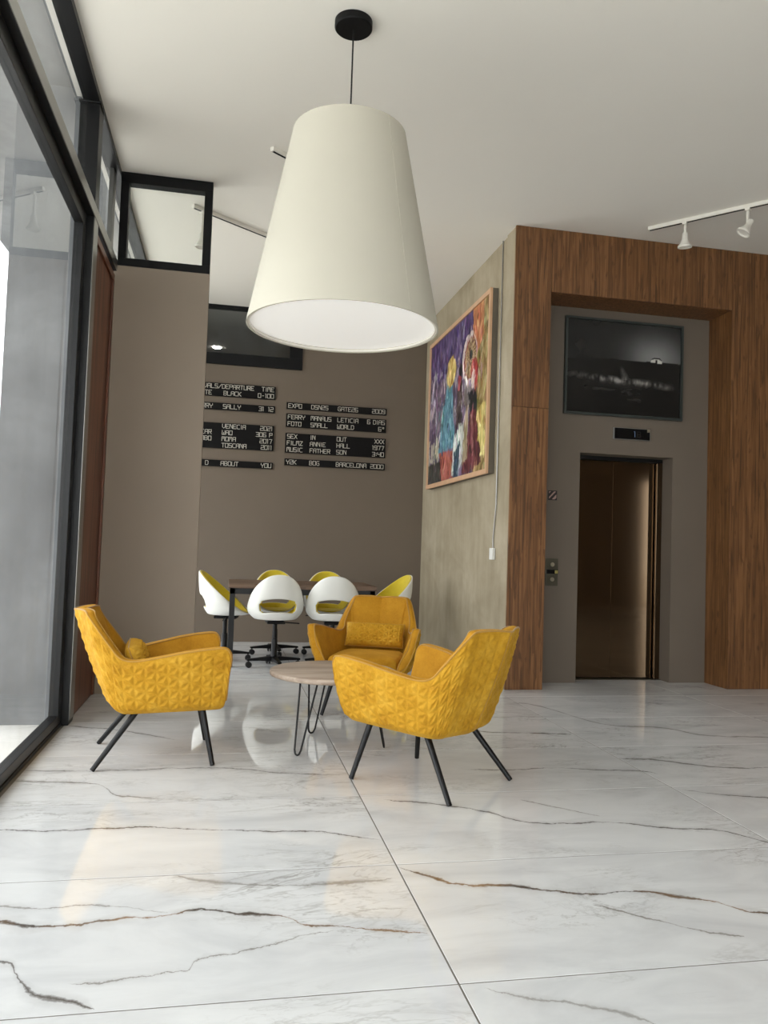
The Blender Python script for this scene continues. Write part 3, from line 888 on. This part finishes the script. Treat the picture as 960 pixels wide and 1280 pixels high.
# ------------------------------------------------------------------ armchairs
def catmull(P, n):
    P = [np.array(p, float) for p in P]
    P = [2 * P[0] - P[1]] + P + [2 * P[-1] - P[-2]]
    out = []
    for i in range(1, len(P) - 2):
        for t in np.linspace(0, 1, n, endpoint=False):
            a, b, c, d = P[i - 1:i + 3]
            out.append(.5 * (2 * b + (c - a) * t + (2 * a - 5 * b + 4 * c - d) * t * t + (3 * b - a - 3 * c + d) * t ** 3))
    out.append(P[-2])
    return np.array(out)
def resample(A, n, key):
    d = np.r_[0, np.cumsum(np.linalg.norm(np.diff(A[:, key], axis=0), axis=1))]
    s = np.linspace(0, d[-1], n)
    return np.stack([np.interp(s, d, A[:, k]) for k in range(A.shape[1])], 1)
def quilt(a, b, L=.064):
    """pyramids on a triangular lattice with one vertical edge family"""
    h = L * math.sqrt(3) / 2
    k0 = a / h
    k1 = (a * .5 + b * math.sqrt(3) / 2) / h
    k2 = (-a * .5 + b * math.sqrt(3) / 2) / h
    d = np.minimum.reduce([np.abs(k - np.round(k)) for k in (k0, k1, k2)])
    return np.clip(d * 3, 0, 1)
# stations of the right half: bottom outer, top outer, wall thickness
ST = [((.281, .352, .330), (.352, .354, .480), .040),
      ((.280, .346, .303), (.372, .362, .560), .042),
      ((.281, .332, .290), (.382, .350, .603), .044),
      ((.283, .305, .285), (.386, .310, .618), .046),
      ((.285, .180, .281), (.372, .160, .600), .048),
      ((.280, .040, .276), (.345, .010, .568), .050),
      ((.268, -.090, .270), (.312, -.115, .545), .052),
      ((.252, -.150, .267), (.297, -.185, .560), .055),
      ((.232, -.178, .266), (.283, -.235, .615), .046),
      ((.205, -.192, .265), (.252, -.305, .705), .040),
      ((.180, -.200, .265), (.222, -.352, .768), .040),
      ((.150, -.204, .265), (.190, -.366, .786), .044),
      ((.100, -.214, .265), (.125, -.390, .789), .050),
      ((.050, -.224, .265), (.062, -.413, .787), .056),
      ((.0, -.234, .265), (.0, -.436, .782), .060)]
def build_armchair():
    root = empty('armchair')
    st = [list(b) + list(t) + [w] for b, t, w in ST]
    mir = [[-q[0], q[1], q[2], -q[3], q[4], q[5], q[6]] for q in st[-2::-1]]
    A = catmull(st + mir, 14)
    mid = (A[:, :3] + A[:, 3:6]) / 2
    A = np.hstack([A, mid])
    NS, NTT = 441, 66
    A = resample(A, NS, [7, 8, 9])
    B, T, W, Mx = A[:, :3], A[:, 3:6], A[:, 6], A[:, 7:10]
    tg = np.gradient(Mx, axis=0); tg[:, 2] = 0
    tg /= np.linalg.norm(tg, axis=1)[:, None]
    inw = np.stack([-tg[:, 1], tg[:, 0], np.zeros(NS)], 1)
    c = np.array([0, .05, 0])
    sgn = np.sign(((c - Mx) * inw).sum(1)); sgn[sgn == 0] = 1
    inw *= sgn[:, None]
    arc0 = np.r_[0, np.cumsum(np.linalg.norm(np.diff(Mx, axis=0), axis=1))]
    ka = int(np.searchsorted(arc0, .14)); kb = NS - 1 - ka
    inw[:ka] = inw[ka]; inw[kb:] = inw[kb]
    for _ in range(10):
        inw[1:-1] = (inw[:-2] + inw[1:-1] * 2 + inw[2:]) / 4
    inw /= np.linalg.norm(inw, axis=1)[:, None]
    arc = np.r_[0, np.cumsum(np.linalg.norm(np.diff(Mx, axis=0), axis=1))]
    arc -= arc[NS // 2]
    tt = np.linspace(0, 1, NTT)
    rows, irows = [], []
    for i in range(NS):
        H = np.linalg.norm(T[i] - B[i])
        base = B[i] + (T[i] - B[i]) * tt[:, None]
        bul = np.sin(PI * tt) * .012 - .030 * np.clip(1 - tt * H / .045, 0, 1) ** 2
        edge = np.clip(np.minimum((1 - tt) * H / .035, tt * H / .03), 0, 1) * min(1, (arc[i] - arc[0]) / .03, (arc[-1] - arc[i]) / .03)
        back = 0.65 if abs(arc[i]) < .22 else 1.0
        q = quilt(np.full(NTT, arc[i]), tt * H - H) * edge * .011 * back
        seamdip = .004 * math.exp(-(arc[i] / .008) ** 2)
        rows.append(base - inw[i] * (bul + q - seamdip)[:, None])
        pad = np.sin(PI * np.clip(tt, 0, 1)) * (.022 if abs(arc[i]) < .26 else .010)
        irows.append(base + inw[i] * (W[i] + pad)[:, None])
    shell = MB().grid(rows)
    shell.build('outer_shell', 'velvet', root, smooth='all')
    inn = MB().grid(irows, flip=True)
    # rim with a soft crown, arm fronts and bottom strip
    Ta = np.array([rows[i][-1] for i in range(NS)]); Tb = np.array([irows[i][-1] for i in range(NS)])
    crown = np.cross(np.gradient((Ta + Tb) / 2, axis=0), Tb - Ta)
    crown /= np.linalg.norm(crown, axis=1)[:, None] + 1e-9
    if crown[NS // 2][2] < 0:
        crown = -crown
    for i in list(range(NS // 2 - 1, -1, -1)) + list(range(NS // 2 + 1, NS)):
        j = i + 1 if i < NS // 2 else i - 1
        if crown[i] @ crown[j] < 0:
            crown[i] = -crown[i]
    rim = []
    for i in range(NS):
        a, b, d = Ta[i], Tb[i], crown[i]
        rim.append([a, a * .75 + b * .25 + d * .006, a * .5 + b * .5 + d * .008, a * .25 + b * .75 + d * .006, b])
    inn.grid(rim)
    for i in (0, NS - 1):
        fr = []
        for k in range(NTT):
            a, b = rows[i][k], irows[i][k]
            d = crown[i]
            fr.append([a, a * .75 + b * .25 + d * .006, a * .5 + b * .5 + d * .008, a * .25 + b * .75 + d * .006, b])
        inn.grid(fr)
    inn.grid([[rows[i][0], irows[i][0]] for i in range(NS)])
    inn.build('inner_shell', 'velvet_smooth', root, smooth='all')
    # piping runs up the arm front, along the rim and down again
    for src in (rows, irows):
        path = [src[0][k] for k in range(0, NTT - 1, 3)] + [src[i][-1] for i in range(0, NS, 3)] + [src[-1][k] for k in range(NTT - 2, -1, -3)]
        MB().tube([p + np.array([0, 0, .002]) for p in path], .0042, 6).build('piping', 'piping_gold', root, smooth='all')
    # back seam
    MB().tube([rows[NS // 2][k] + np.array([0, -.001, 0]) for k in range(1, NTT)], .0026, 6).build('back_seam', 'piping_gold', root, smooth='all')
    # underside, seat cushion
    outl = [irows[i][0] for i in range(0, NS, 8)]
    mb = MB()
    n = len(outl)
    mb.add([(p[0] * .97, p[1] * .97, p[2] + .004) for p in outl] + [(p[0] * .97, p[1] * .97, p[2] + .03) for p in outl], [tuple(range(n))[::-1], tuple(range(n, 2 * n))] + [(k, (k + 1) % n, n + (k + 1) % n, n + k) for k in range(n)])
    mb.build('seat_base', 'velvet_smooth', root)
    # cushion: rounded slab that fills the plan between the arms
    plan = [(.235, .352), (.243, .300), (.246, .15), (.238, 0), (.222, -.10), (.18, -.16), (0, -.185)]
    plan = plan + [(-x, y) for x, y in plan[-2::-1]]
    P = catmull([(x, y, 0) for x, y in plan], 8)
    cx = np.array([0, .08, 0])
    lev = [(.96, .302), (.995, .312), (1.0, .345), (.995, .385), (.97, .402), (.90, .413), (.6, .424), (.25, .428), (.02, .429)]
    grid_ = [[cx + (p - cx) * s + np.array([0, 0, z + (.006 * (p[1]) if z > .38 else 0)]) for s, z in lev] for p in P]
    MB().grid(grid_, closed_u=True).build('seat_cushion', 'velvet_smooth', root, smooth='all')
    for sx in (1, -1):
        for top, foot in (((.205 * sx, .235, .300), (.280 * sx, .298, .0)), ((.185 * sx, -.085, .285), (.280 * sx, -.296, .0))):
            t_, f_ = Vector(top), Vector(foot)
            d = (f_ - t_).normalized()
            MB().tube([t_, f_ - d * .004], [.0165, .0125], 14).build('leg', 'black_metal', root, smooth=True)
    return root
GRP = 'mustard armchairs around the coffee table'
ch = build_armchair()
def face(F):
    return math.atan2(-F[0], F[1])
ch.location = (-.345, 4.485, 0); ch.rotation_euler.z = face((.996, .093))
tag(ch, 'mustard velvet armchair beside the glass wall, turned away from it', 'armchair', GRP)
c2 = copy_tree(ch); c2.location = (1.066, 3.895, 0); c2.rotation_euler.z = face((-.645, .765))
tag(c2, 'mustard velvet armchair with its quilted back turned to the room, no cushion showing', 'armchair', GRP)
c3 = copy_tree(ch); c3.location = (1.055, 5.60, 0); c3.rotation_euler.z = face((-.36, -.933))
tag(c3, 'mustard velvet armchair with lumbar cushion between coffee table and concrete wall', 'armchair', GRP)

def build_pillow():
    nx, nz, w, h, d = 130, 56, .43, .175, .062
    f, b = [], []
    for i in range(nx + 1):
        u = -1 + 2 * i / nx
        fr, bk = [], []
        for k in range(nz + 1):
            v = -1 + 2 * k / nz
            t = ((1 - u ** 6) * (1 - v ** 4)) ** .55 if abs(u) < 1 and abs(v) < 1 else 0
            x = u * w / 2 * (1 - .03 * (1 - abs(v)) ** 2 * (abs(u) > .9)); z = v * h / 2 * (1 - .05 * (1 - u * u) * 0)
            q = float(quilt(np.array(x), np.array(z), .042)) * .014 * min(1, t)
            fr.append((x, t * d + q, z)); bk.append((x, -t * d * .6, z))
        f.append(fr); b.append(bk)
    o = empty('lumbar_cushion')
    MB().grid(f).grid(b, flip=True).build('cover', 'velvet', o, smooth='all')
    rim = [f[i][0] for i in range(nx + 1)] + [f[nx][k] for k in range(1, nz + 1)] + [f[i][nz] for i in range(nx - 1, -1, -1)] + [f[0][k] for k in range(nz - 1, 0, -1)]
    MB().tube(rim, .003, 6, closed=True).build('piping', 'piping_gold', o, smooth='all')
    return o
def set_pillow(o, chair, label):
    o.matrix_world = Matrix.Translation(chair.location) @ Matrix.Rotation(chair.rotation_euler.z, 4, 'Z') @ Matrix.Translation((0, -.115, .522)) @ Matrix.Rotation(math.radians(22), 4, 'X')
    tag(o, label, 'cushion', 'quilted lumbar cushions on the armchairs')
pw = build_pillow()
set_pillow(pw, c3, 'small quilted mustard cushion on the armchair by the concrete wall')
p2 = copy_tree(pw)
set_pillow(p2, ch, 'small quilted mustard cushion on the armchair by the glass wall')

# ------------------------------------------------------------------ coffee table
ct = empty('coffee_table', (.650, 4.615, 0)); tag(ct, 'round oak coffee table on three black hairpin legs between the armchairs', 'table')
MB().lathe([(0, .408), (.358, .408), (.370, .412), (.374, .420), (.374, .430), (.370, .437), (.364, .4395), (0, .4395)], 72).build('table_top', 'oak_top', ct, smooth=True)
for fx, fy in ((.430, 4.397), (.564, 4.910), (.949, 4.536)):
    dx, dy = fx - .650, fy - 4.615
    L = math.hypot(dx, dy); rx, ry = dx / L, dy / L; tx, ty = -ry, rx
    pts = []
    r0, r1, hw, hb = .225, L, .062, .018
    for k in range(3):
        s = k / 3
        pts.append((s, hw + (hb - hw) * s))
    prof = [(-hw, .4), (-hb - .004, .03)] + [(-hb * math.cos(q), .024 - .019 * math.sin(q)) for q in np.linspace(.15, PI - .15, 9)] + [(hb + .004, .03), (hw, .4)]
    P3 = []
    for off, z in prof:
        r = r1 + (r0 - r1) * (z - .005) / .4
        P3.append((rx * r + tx * off, ry * r + ty * off, z))
    MB().tube(P3, .0055, 8).build('hairpin_leg', 'black_metal', ct, smooth=True)
    p = MB().box(-.05, .05, -.028, .028, .402, .4079).build('leg_plate', 'black_metal', ct)
    p.location = (rx * r0, ry * r0, 0); p.rotation_euler.z = math.atan2(ty, tx)

# ------------------------------------------------------------------ meeting table and chairs
mt = empty('meeting_table', (.748, 7.98, 0)); tag(mt, 'rectangular dark wood meeting table on black metal legs behind the armchairs', 'table')
TX0, TX1, TY0, TY1, TZ = -.708, .708, -.43, .43, .785
MB().box(TX0, TX1, TY0, TY1, TZ - .045, TZ).build('table_top', 'walnut_top', mt, bevel=.003)
fr = MB().box(TX0 + .012, TX1 - .012, TY0 + .012, TY0 + .05, TZ - .10, TZ - .0455).box(TX0 + .012, TX1 - .012, TY1 - .05, TY1 - .012, TZ - .10, TZ - .0455)
fr.box(TX0 + .012, TX0 + .05, TY0 + .05, TY1 - .05, TZ - .10, TZ - .0455).box(TX1 - .05, TX1 - .012, TY0 + .05, TY1 - .05, TZ - .10, TZ - .0455)
fr.build('apron_frame', 'black_metal', mt)
for sx in (TX0 + .012, TX1 - .062):
    for sy in (TY0 + .012, TY1 - .062):
        MB().box(sx, sx + .05, sy, sy + .05, 0, TZ - .0455).build('leg', 'black_metal', mt, bevel=.002)

def build_task_chair():
    root = empty('swivel_chair')
    # scoop: foot line at seat level, rim line from front lip over the sides to the back top
    def foot(a):   # a: 0 = back, pi = front
        s = math.sin(a); c = -math.cos(a)
        return np.array([.195 * s, .02 + .19 * c, .462])
    def rimp(a):
        k = (1 + math.cos(a)) / 2                      # 1 at back, 0 at front
        s = math.sin(a)
        w = .240 * (abs(s) ** .84) * (1 if s >= 0 else -1)
        y = .235 - .505 * k
        z = .470 + .415 * k ** 1.05
        return np.array([w * (1 + .30 * (.5 - k)) * (.84 + .16 * min(1, k * 3)), y, z])
    NA = 72
    def surf(a, t, off):
        """t 0 centre, .5 foot line, 1 rim"""
        f, r = foot(a), rimp(a)
        cen = np.array([0, .02, .452])
        if t <= .45:
            q = t / .45
            p = cen + (f - cen) * q; p[2] = cen[2] + .010 * q * q
            return p + np.array([0, 0, off])
        q = (t - .45) / .55
        out = np.array([f[0], f[1] - .02, 0]); out /= np.linalg.norm(out)
        bulge = math.sin(PI * q) * (.022 + .018 * abs(math.sin(a)))
        p = f + (r - f) * np.array([1, 1, 1]) * q
        p[:2] += out[:2] * bulge
        p[2] = f[2] + (r[2] - f[2]) * (q ** 1.25)
        return p - out * off * (1 if q > .12 else q / .12) + np.array([0, 0, off * max(0, 1 - q / .12)])
    ts = list(np.linspace(.0, .45, 5)) + list(np.linspace(.47, 1, 20))
    def slot(i, q, tl):
        ia = min(i, NA - 1 - i)                       # cells away from the back centre
        tm = (tl[q] + tl[q + 1]) / 2
        return .588 < tm < .745 and (ia < 8 or (ia == 8 and .615 < tm < .718))
    def sheet(o0, o1, tmax):
        tl = [t for t in ts if t <= tmax + 1e-6]
        top = [[surf(2 * PI * i / NA, t, o1) for t in tl] for i in range(NA)]
        bot = [[surf(2 * PI * i / NA, t, o0) for t in tl] for i in range(NA)]
        mb = MB(); k = len(tl)
        vs = [p for r in top for p in r] + [p for r in bot for p in r]
        N = NA * k
        hole = {(i, q) for i in range(NA) for q in range(k - 1)
                if slot(i, q, tl)}
        fs = []
        for i in range(NA):
            j = (i + 1) % NA
            for q in range(k - 1):
                if (i, q) in hole:
                    continue
                A_, B_, C_, D_ = i * k + q, j * k + q, j * k + q + 1, i * k + q + 1
                fs.append((A_, B_, C_, D_)); fs.append((N + D_, N + C_, N + B_, N + A_))
                for (ni, nq), (e0, e1) in (((i - 1) % NA, q), (A_, D_)), (((i + 1) % NA, q), (C_, B_)), ((i, q - 1), (B_, A_)), ((i, q + 1), (D_, C_)):
                    if (ni, nq) in hole or nq == k - 1:
                        fs.append((e0, e1, N + e1, N + e0))
        mb.add(vs, fs)
        return mb
    sheet(-.006, .006, 1.0).build('shell', 'white_plastic', root, smooth='all', sub=1)
    sheet(.0065, .022, 1.0).build('seat_pad', 'yellow_pad', root, smooth='all', sub=1)
    MB().box(-.085, .085, -.10, .12, .415, .442).build('seat_mount', 'black_lacquer', root, bevel=.008)
    MB().tube([(.05, .02, .425), (.20, .02, .415), (.235, .02, .412)], .006, 8).build('height_lever', 'black_lacquer', root, smooth=True)
    MB().lathe([(0, .415), (.021, .415), (.021, .27), (.028, .265), (.030, .10), (.042, .07), (.045, .055), (0, .055)], 20).build('gas_column', 'black_metal', root, smooth=True)
    for k in range(4):
        a = math.radians(6 + 90 * k)
        d = Vector((math.cos(a), math.sin(a), 0)); n_ = Vector((-d.y, d.x, 0))
        mb = MB()
        sec = [(.03, .028, .062, .105), (.14, .022, .066, .094), (.255, .018, .066, .082)]
        rows = [[d * r + n_ * w + Vector((0, 0, z0)), d * r - n_ * w + Vector((0, 0, z0)), d * r - n_ * w + Vector((0, 0, z1)), d * r + n_ * w + Vector((0, 0, z1)), d * r + n_ * w + Vector((0, 0, z0))] for r, w, z0, z1 in sec]
        mb.grid(rows)
        mb.add(rows[-1][:4], [(0, 1, 2, 3)])
        arm = mb.build('base_arm', 'black_lacquer', root)
        cpos = d * .238
        cw = MB()
        for s in (-1, 1):
            c0 = cpos + n_ * (.006 * s); c1 = cpos + n_ * (.022 * s)
            zz = Vector((0, 0, .0285))
            cw.tube([c0 + zz, c0.lerp(c1, .2) + zz, c0.lerp(c1, .8) + zz, c1 + zz], [.022, .0282, .0282, .022], 18)
        cw.tube([cpos + Vector((0, 0, .03)), cpos + Vector((0, 0, .068))], .006, 8)
        cw.build('caster', 'rubber', arm, smooth=True)
    return root
tc = build_task_chair()
GC = 'white and yellow swivel chairs at the meeting table'
SPOTS = [((.486, 7.565), 3, 'white shell swivel chair on the near table side, beside the open corner leg'),
         ((1.036, 7.560), -5, 'white shell swivel chair on the near table side, behind the mustard armchair'),
         ((.020, 8.02), -100, 'white and yellow swivel chair seen sideways at the table end by the glazing'),
         ((.545, 8.46), 183, 'yellow padded swivel chair on the far side opposite the open corner leg'),
         ((1.10, 8.48), 178, 'yellow padded swivel chair on the far side nearer the concrete wall'),
         ((1.68, 8.16), 104, 'yellow padded swivel chair at the table end by the concrete wall')]
for i, ((x, y), rz, lab) in enumerate(SPOTS):
    o = tc if i == 0 else copy_tree(tc)
    o.location = (x, y, 0); o.rotation_euler.z = math.radians(rz)
    tag(o, lab, 'chair', GC)

# ------------------------------------------------------------------ outside the glazing
struct(MB().box(-40, -1.07, -30, 40, -.12, -.002).box(-1.07, 40, -30, -2.74, -.12, -.002).build('ground_outside', 'outdoor_paving'), 'pale paving outside the glass wall', 'ground')
struct(bx('wall_outside', 'outdoor_concrete', -1.415, -1.035, 5.24, 5.70, -.002, 4.05), 'grey concrete pier just outside the glass wall', 'wall')
struct(bx('ceiling_outside', 'outdoor_concrete', -2.3, -1.065, YF - 1, 12, 4.05, 4.25), 'concrete canopy slab outside above the glazing', 'ceiling')
struct(bx('overhang_front_added', 'outdoor_concrete', -1.06, 10.3, YF - 3.2, YF - .13, 4.05, 4.25), 'unseen concrete overhang added outside the front glazing to cut sky light', 'ceiling')  # added out of view to keep high sky light off the near floor
